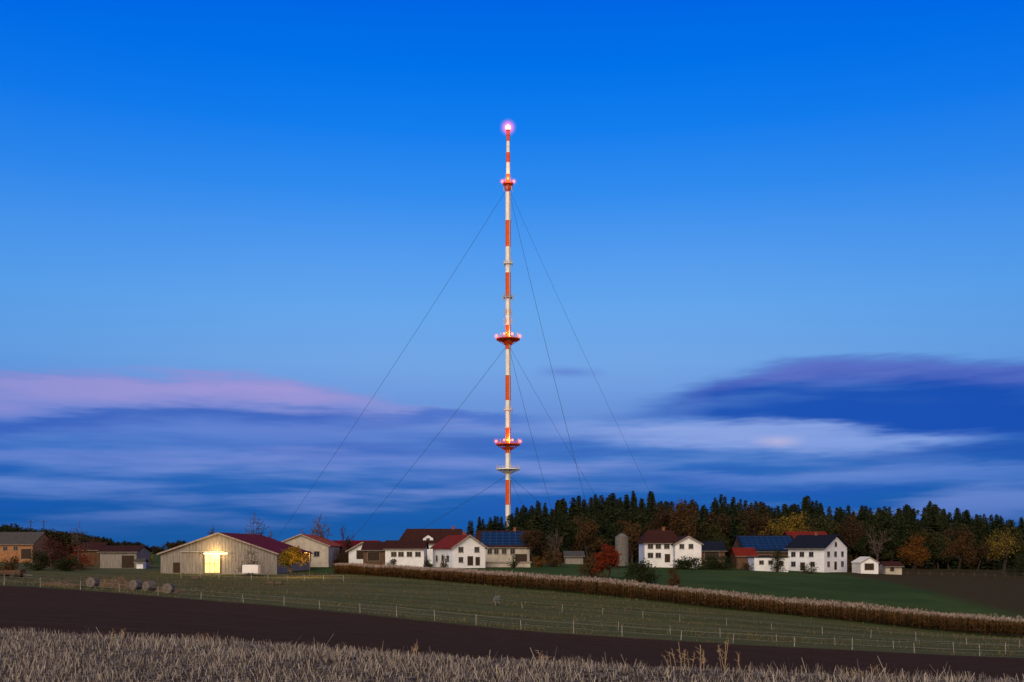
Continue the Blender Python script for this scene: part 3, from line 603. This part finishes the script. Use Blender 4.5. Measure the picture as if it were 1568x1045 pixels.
def mound(px,Y,L,Wd,Hh,name='soil_heap'):
    X0=(px-CX)/F*Y; nn=40; u=np.linspace(-1,1,nn); UU,VV=np.meshgrid(u,u); rr=np.sqrt(UU**2+VV**2)
    zz=np.clip(1-rr,0,1)**.6*Hh*(1+.35*np.sin(UU*9+VV*5)*np.cos(VV*7))+RNG.normal(size=rr.shape)*.04*Hh; zz[rr>=.98]=-.3
    xx=X0+UU*L/2; yy=Y+VV*Wd/2; V=np.stack([xx-X0,yy-Y,H(xx,yy)+zz-h(X0,Y)],-1).reshape(-1,3); ii=np.arange(nn*nn).reshape(nn,nn)
    Fa=np.stack([ii[:-1,:-1],ii[:-1,1:],ii[1:,1:],ii[1:,:-1]],-1).reshape(-1,4).tolist(); o=pm(name,V,Fa,M['mound'],None); o.location=(X0,Y,h(X0,Y))
mound(180,128,7,3.5,1.1); mound(262,122,4,3,.5); mound(95,122,5,3,.5); mound(225,128,6,3,.6)
for px,Y in [(300,175),(414,160),(427,160)]:
    X0=(px-CX)/F*Y; z=h(X0,Y); e=empty('feeding_trough',(X0,Y,z))
    mkobj('tub',quads('a',np.concatenate([boxq(-.6,.6,-.3,-.26,.2,.55),boxq(-.6,.6,.26,.3,.2,.55),boxq(-.6,-.56,-.26,.26,.2,.55),boxq(.56,.6,-.26,.26,.2,.55),boxq(-.6,.6,-.3,.3,.14,.2)]),M['fenceb']),e)
    mkobj('legs',quads('a',np.concatenate([boxq(a,a+.08,b2,b2+.08,-.1,.14) for a in(-.55,.47) for b2 in(-.25,.17)]),M['fenceb']),e)
for px,Y,pt in [(47,330,797),(67,335,797)]:
    X0=(px-CX)/F*Y; z=h(X0,Y); top=(HOR-pt)/F*Y-z; e=empty('utility_pole',(X0,Y,z))
    mkobj('pole',quads('a',tube((0,0,-.5),(0,0,top),.16,.12,8),M['bark']),e); mkobj('crossarm',quads('a',boxq(-.9,.9,-.2,-.1,top-.5,top-.35),M['bark']),e)
    mkobj('insulators',quads('a',np.concatenate([tube((a,-.15,top-.35),(a,-.15,top-.1),.06,.04,6) for a in(-.8,0,.8)]),M['fencew']),e)
def fence(fn,x0,x1,step,hgt,m,wires,name='paddock_fence',pr=.026,wr=.006):
    X=x0; pts=[]
    while X<x1:
        Yv=fn(X); pts.append((X,Yv,h(X,Yv))); sl=(fn(X+.5)-fn(X))/.5; X+=step/math.sqrt(1+sl*sl)*RNG.uniform(.9,1.1)
    e=empty(name,pts[0]); o0=np.array(pts[0]); q=[];qw=[]
    for i,p in enumerate(pts):
        p=np.array(p)-o0; l=RNG.normal()*.06; hh=hgt*RNG.uniform(.8,1.12); q.append(tube(p-[0,0,.2],p+[l,0,hh],pr,pr*.9,5)); q.append(tube(p+[l,0,hh],p+[l,0,hh+.002],pr*.9,.001,5))
    for w in wires:
        for a,b2 in zip(pts[:-1],pts[1:]):
            a=np.array(a)-o0;b2=np.array(b2)-o0; mm=(a+b2)/2; mm[2]-=.04
            qw.append(tube(a+[0,0,hgt*w],mm+[0,0,hgt*w],wr,wr,3)); qw.append(tube(mm+[0,0,hgt*w],b2+[0,0,hgt*w],wr,wr,3))
    mkobj('posts',quads('posts',np.concatenate(q),m),e); mkobj('wires',quads('wires',np.concatenate(qw),m),e)
lb=lambda X:float(line(LB,X)); lc=lambda X:float(line(LC,X))
fence(lambda X:lb(X)+1.5,-62,62,4.8,1.0,M['fencew'],(.5,.95),pr=.034,wr=.009)
fence(lambda X:lb(X)+9,6,66,4.8,.85,M['fencew'],(.95,))
fence(lambda X:(lb(X)+lc(X))/2-2,-2,70,4.8,.85,M['fencew'],(.95,))
fence(lambda X:(lb(X)+1.5*lc(X))/2.5,-30,72,5,1.0,M['fenceb'],(.5,.95),wr=.01)
fence(lambda X:138+.1*(X+70),-82,-22,3.5,1.1,M['fenceb'],(.35,.65,.95),pr=.06,wr=.035,name='wooden_fence')
fence(lambda X:178-.25*(X+50),-60,-28,3.5,1.1,M['fencew'],(.5,.95),pr=.05,wr=.02)
fence(lambda X:268+.05*X,100,155,3,1.1,M['fenceb'],(.5,.95),pr=.07,wr=.03,name='garden_fence')
T_('pale_meadow_shrub',760,909,124,12,mat('pale_leaves',(.30,.31,.33),(.17,.19,.19),island=True),0,.1,seed=61,kind='b',n=400)
# ------------------------------------------------------------ radio mast
RNG=np.random.default_rng(5)
YM=520.; XM=(778-CX)/F*YM; zb=h(XM,YM); mast=empty('radio_mast',(XM,YM,zb))
def mz(py): return (HOR-py)/F*YM-zb
segs=[(200,216,'r'),(216,234,'w'),(234,249,'r'),(249,267,'w'),(267,295,'r'),(295,338,'w'),(338,378,'r'),(378,418,'w'),(418,457,'r'),(457,498,'w'),(498,535,'r'),(535,575,'w'),(575,613,'r'),(613,655,'w'),(655,694,'r'),(694,735,'w'),(735,773,'r'),(773,790,'w')]
for a,b2,c in segs:
    r=1.0 if a<280 else 1.38
    q=[tube((0,0,mz(b2)),(0,0,mz(a)),r if a>=230 else .9,r if a>=230 else .85,20)]
    q.append(disc((0,0),r+.12,r+.12,mz(b2)-.12,mz(b2)+.12,20)); zm=(mz(a)+mz(b2))/2; q.append(disc((0,0),r+.07,r+.07,zm-.08,zm+.08,20))
    mkobj('shaft_'+('red' if c=='r' else 'white'),quads('seg',np.concatenate(q),M['mred'] if c=='r' else M['mwhite']),mast)
mkobj('shaft_base',quads('b',np.concatenate([tube((0,0,-1),(0,0,mz(790)),1.38,1.38,20),disc((0,0),3,3,-1,2.5,20)]),M['metal']),mast)
mkobj('cable_duct',quads('cd',boxq(.5,.95,-1.65,-1.3,2,mz(295)),M['metal']),mast)
def platform(py,R,m,conic=True,rail=True,hh=3.0,ri=1.5):
    z=mz(py); q=[disc((0,0),R,R,z-.25,z+.25,28)]
    if conic:
        for i in range(12):
            a=i*math.pi/6; q.append(tube((math.cos(a)*ri,math.sin(a)*ri,z-hh),(math.cos(a)*R*.95,math.sin(a)*R*.95,z-.25),.14,.14,4))
        q.append(disc((0,0),ri+.1,R*.45,z-hh,z-hh*.5,20))
    if rail:
        n_=18
        for i in range(n_):
            a=i*2*math.pi/n_; b_=(i+1)*2*math.pi/n_; p=np.array([math.cos(a)*R*.97,math.sin(a)*R*.97,z+.25]); p2=np.array([math.cos(b_)*R*.97,math.sin(b_)*R*.97,z+.25])
            q.append(tube(p,p+[0,0,1.2],.06,.06,4)); q.append(tube(p+[0,0,1.2],p2+[0,0,1.2],.06,.06,4)); q.append(tube(p+[0,0,.6],p2+[0,0,.6],.04,.04,4))
    mkobj('platform',quads('pf',np.concatenate(q),m),mast)
platform(282,2.8,M['mred'],hh=3.0,ri=1.3); platform(520,6.2,M['mred'],hh=3.0); platform(681,6.4,M['mred'],hh=3.0); platform(719,6.2,M['mwhite'],hh=2.2)
platform(404,2.3,M['mwhite'],conic=False); platform(628,2.2,M['mwhite'],conic=False); platform(456,2.4,M['metal'],conic=False)
q=[]
for py,R,n_,l in [(404,2.4,6,2.6),(456,2.7,8,3.0),(478,2.0,8,3.0),(492,2.2,8,3.0),(628,2.3,4,2.2),(512,5.2,3,3),(675,5.6,3,2.5),(715,5.8,4,2.4),(290,2.4,6,2.2)]:
    for i in range(n_):
        a=i*2*math.pi/n_+.3; x_,y_=math.cos(a)*R,math.sin(a)*R; z=mz(py); q.append(boxq(x_-.15,x_+.15,y_-.12,y_+.12,z-l/2,z+l/2)); q.append(tube((x_*.5,y_*.5,z),(x_,y_,z),.08,.08,4))
mkobj('panel_antennas',quads('pa',np.concatenate(q),M['metal']),mast)
def sphere(c,r,n=14,m_=8):
    q=[]
    for i in range(m_):
        a0=-math.pi/2+math.pi*i/m_;a1=-math.pi/2+math.pi*(i+1)/m_
        q.append(tube((c[0],c[1],c[2]+r*math.sin(a0)),(c[0],c[1],c[2]+r*math.sin(a1)),max(r*math.cos(a0),1e-3),max(r*math.cos(a1),1e-3),n))
    return np.concatenate(q)
mkobj('top_beacon',quads('tb',sphere((0,0,mz(195.5)),1.35),M['beacon']),mast)
mkobj('beacon_mount',quads('tbl',disc((0,0),1.1,1.1,mz(195.5)-1.9,mz(195.5)-1.3,16),M['mred']),mast)
mkobj('lightning_rod',quads('lr',tube((0,0,mz(196)),(0,0,mz(185)),.07,.04,5),M['metal']),mast)
# lens bloom around the lamps, imitated by added glowing volume spheres
def bloom(py,x_,y_,R,kk_,col):
    m=bpy.data.materials.new('bloom_glow'); m.use_nodes=True; t=NT(m.node_tree); m.node_tree.nodes.remove(m.node_tree.nodes['Principled BSDF'])
    out=[n_ for n_ in m.node_tree.nodes if n_.type=='OUTPUT_MATERIAL'][0]
    tc=t.n('ShaderNodeTexCoord').outputs['Object']; vl=t.n('ShaderNodeVectorMath',operation='LENGTH'); t.put(vl.inputs[0],tc)
    f=t.m('POWER',t.m('SUBTRACT',1.0,t.m('DIVIDE',vl.outputs['Value'],R),clamp=True),2.6)
    em=t.n('ShaderNodeEmission'); em.inputs[0].default_value=tuple(col)+(1,); t.put(em.inputs[1],t.m('MULTIPLY',f,kk_)); t.put(out.inputs['Volume'],em.outputs[0])
    bm=bmesh.new(); bmesh.ops.create_icosphere(bm,subdivisions=3,radius=R); me=bpy.data.meshes.new('lamp_bloom'); bm.to_mesh(me); bm.free(); me.materials.append(m)
    mkobj('lamp_bloom',me,mast,(x_,y_,mz(py)))
bloom(195.5,0,0,5.2,.85,(1,.09,.06))
q=[]
for py,R in [(280,2.9),(517,6.0),(678,6.2)]:
    for a in ([0,math.pi,-1.2,-1.9] if R>4 else [0,math.pi]):
        q.append(sphere((math.cos(a)*R,math.sin(a)*R,mz(py)+.7),.55))
    for sg in (1,-1): bloom(py-2,sg*R,0,2.2,1.0,(1,.06,.03))
mkobj('obstruction_lamps',quads('ol',np.concatenate(q),M['redlamp']),mast)
mkobj('platform_lamp',quads('pl',np.concatenate([sphere((0,-1.9,mz(276)),.5),sphere((0,-1.9,mz(675)),.5)]),M['orlamp']),mast)
bloom(276,0,-1.9,2.8,.6,(1,.2,.03)); bloom(675,0,-1.9,2.8,.6,(1,.15,.03))
for py in (276,514,674):
    o=lamp('obstruction_light',(0,-3.4,mz(py)),4500,(1,.22,.06),.5); o.parent=mast
def guy(z0,rad,ang,wr=.085):
    a=math.radians(ang); p0=np.array([math.cos(a)*1.6,math.sin(a)*1.6,z0]); gxw=XM+math.cos(a)*rad; gyw=YM+math.sin(a)*rad; p1=np.array([gxw-XM,gyw-YM,h(gxw,gyw)-zb]); n_=26; q=[]; pts=[]
    L=np.linalg.norm(p1-p0)
    for i in range(n_+1):
        t_=i/n_; p=p0+(p1-p0)*t_; p=p-np.array([0,0,1])*L*.012*4*t_*(1-t_); pts.append(p)
    for a_,b_ in zip(pts[:-1],pts[1:]): q.append(tube(a_,b_,wr,wr,4))
    mkobj('guy_wire',quads('guy',np.concatenate(q),M['wire']),mast)
for py,rad in [(293,141),(533,97),(730,76)]:
    for ang in (165,41,285): guy(mz(py),rad,ang)
# ------------------------------------------------------------ sky
w=bpy.data.worlds.new('World'); scene.world=w; w.use_nodes=True; nt=w.node_tree; t=NT(nt); bg=nt.nodes['Background']
tc=t.n('ShaderNodeTexCoord').outputs['Generated']; sp=t.n('ShaderNodeSeparateXYZ'); t.put(sp.inputs[0],tc); sx,sy,sz=sp.outputs
hyp=t.m('MAXIMUM',t.m('SQRT',t.m('ADD',t.m('MULTIPLY',sx,sx),t.m('MULTIPLY',sy,sy))),0.001)
az=t.m('ARCTAN2',sx,sy); Vv=t.m('DIVIDE',sz,hyp); caz=t.m('DIVIDE',sy,hyp)
def A_(px): return math.atan((px-CX)/F)
def V_(px,py): return (HOR-py)/F*math.cos(A_(px))
base=[(842,(30,92,158)),(800,(22,90,166)),(760,(32,98,178)),(720,(52,110,190)),(680,(82,128,204)),(640,(102,144,214)),(600,(112,156,222)),(560,(114,165,228)),(480,(102,166,235)),(400,(84,156,238)),(300,(50,140,238)),(200,(18,125,237)),(100,(0,113,233)),(0,(0,101,226)),(-120,(0,84,200)),(-260,(4,50,125)),(-650,(6,34,80))]
c=t.ramp(t.m('DIVIDE',Vv,1.0,clamp=True),[(max(0,(HOR-py)/F),lin(col)) for py,col in base])
nA=t.noise(t.xyz(t.m('MULTIPLY',az,3.4),t.m('MULTIPLY',Vv,26)),1.6,4,.6)
nC=t.noise(t.xyz(t.m('MULTIPLY',az,3.2),t.m('MULTIPLY',Vv,30),8.0),1.3,4,.5)
win=t.m('MULTIPLY',t.ss(Vv,0.005,0.05),t.ss(Vv,0.15,0.10))
c=t.mix(t.m('MULTIPLY',t.m('MULTIPLY',t.ss(nC,.45,.68),win),.6),c,lin((138,156,222)))
c=t.mix(t.m('MULTIPLY',t.m('MULTIPLY',t.ss(nC,.52,.34),win),.65),c,lin((34,90,182)))
az01=t.m('DIVIDE',t.m('ADD',az,0.9),1.8)
Vw=t.m('ADD',Vv,t.m('MULTIPLY',t.m('SUBTRACT',nA,.5),0.045))
soft=t.ss(nC,.25,.55,.6,1.0)
def band(c,hi,lo,rng,col,st,sh=.004,sl=.012,vv=None):
    vv=vv or Vw
    pts=sorted(set([p for p,_ in hi]+[p for p,_ in lo]+list(rng)))
    fh=lambda p:float(np.interp(p,[a for a,_ in hi],[b for _,b in hi])); fl_=lambda p:float(np.interp(p,[a for a,_ in lo],[b for _,b in lo]))
    fm=lambda p:float(np.interp(p,rng,[0,1,1,0]))
    r=t.ramp(az01,[((A_(p)+.9)/1.8,(V_(p,fh(p))*2,V_(p,fl_(p))*2,fm(p),1)) for p in pts])
    sc=t.n('ShaderNodeSeparateColor'); t.put(sc.inputs[0],r)
    v2=t.m('MULTIPLY',vv,2.0)
    a=t.ss(t.m('SUBTRACT',sc.outputs[0],v2),-sh*2,sh*2); b_=t.ss(t.m('SUBTRACT',v2,sc.outputs[1]),-sl*2,sl*2)
    f=t.m('MULTIPLY',t.m('MULTIPLY',a,b_),t.m('MULTIPLY',sc.outputs[2],t.m('MULTIPLY',soft,st)))
    return t.mix(f,c,lin(col))
HL=[(-400,560),(0,566),(150,571),(300,579),(450,591),(540,602),(600,617),(680,638),(800,655)]
c=band(c,HL,[(p,q+105) for p,q in HL],(-900,-700,480,800),(96,126,206),.75,.006,.02)
c=band(c,HL,[(-400,632),(0,632),(200,624),(350,617),(540,628),(650,645),(800,665)],(-900,-700,450,800),(172,156,216),.85,.008,.015)
c=band(c,[(-400,652),(0,648),(200,628),(350,622),(500,626),(620,640)],[(-400,676),(0,672),(200,646),(350,646),(500,650),(620,652)],(-900,-800,480,700),(58,100,190),.85,.006,.010)
c=band(c,[(540,634),(700,636),(820,645)],[(540,650),(700,652),(820,656)],(560,650,770,860),(62,108,198),.75,.005,.006)
c=band(c,[(0,690),(700,692)],[(0,706),(700,710)],(-900,-500,460,760),(122,140,212),.7,.005,.010)
HRt=[(850,640),(950,628),(1050,600),(1100,583),(1200,567),(1400,553),(1568,556),(2000,560)]
c=band(c,HRt,[(850,646),(950,641),(1050,634),(1200,648),(1350,662),(1568,668),(2000,676)],(880,1100,1900,2600),(30,84,180),1.0,.011,.010)
c=band(c,HRt,[(p,q+22) for p,q in HRt],(1020,1200,1900,2600),(118,126,206),.65,.010,.012)
c=band(c,[(800,655),(1000,650),(1150,646),(1250,650),(1350,664),(1530,674)],[(800,670),(1000,678),(1200,688),(1400,690),(1530,682)],(760,1000,1430,1560),(142,165,226),.95,.007,.009)
c=band(c,[(1140,672),(1240,670)],[(1140,682),(1240,682)],(1145,1190,1195,1235),(205,190,218),.7,.005,.005,Vv)
c=band(c,[(1300,690),(1568,680),(2000,684)],[(1300,712),(1568,716),(2000,722)],(1250,1500,1900,2600),(30,84,176),.8,.006,.010)
c=band(c,[(950,720),(1568,722)],[(950,740),(1568,742)],(880,1080,1900,2400),(100,134,208),.7,.005,.008)
c=band(c,[(840,564),(905,567)],[(840,575),(905,575)],(815,862,880,935),(92,122,206),.75,.005,.005,Vv)
side=t.ss(t.m('ABSOLUTE',az),0.10,0.60)
c=t.mix(t.m('MULTIPLY',side,.5),c,t.mix(1.0,c,(0.35,0.74,0.92,1),'MULTIPLY'))
gl=t.m('MULTIPLY',t.ss(caz,0.15,-0.75),t.ss(Vv,1.2,0.0))
c=t.mix(gl,c,(1.4,0.96,0.62,1))
t.put(bg.inputs[0],c); bg.inputs[1].default_value=1.0
s=bpy.data.lights.new('afterglow_sun','SUN'); s.energy=2.1; s.angle=math.radians(40); s.color=(1,.85,.64)
so=bpy.data.objects.new('afterglow_sun',s); COL.objects.link(so); so.rotation_euler=(math.radians(58),0,math.radians(-18))
# ------------------------------------------------------------ camera
cd=bpy.data.cameras.new('camera'); cd.lens=35; cd.sensor_width=36; cd.shift_y=(HOR-522.5)/1568; cd.clip_end=12000; cd.clip_start=.1
co=bpy.data.objects.new('camera',cd); COL.objects.link(co); co.rotation_euler=(math.radians(90),0,0); co.location=(0,0,0); scene.camera=co
scene.view_settings.view_transform='Standard'; scene.view_settings.look='None'; scene.view_settings.exposure=0
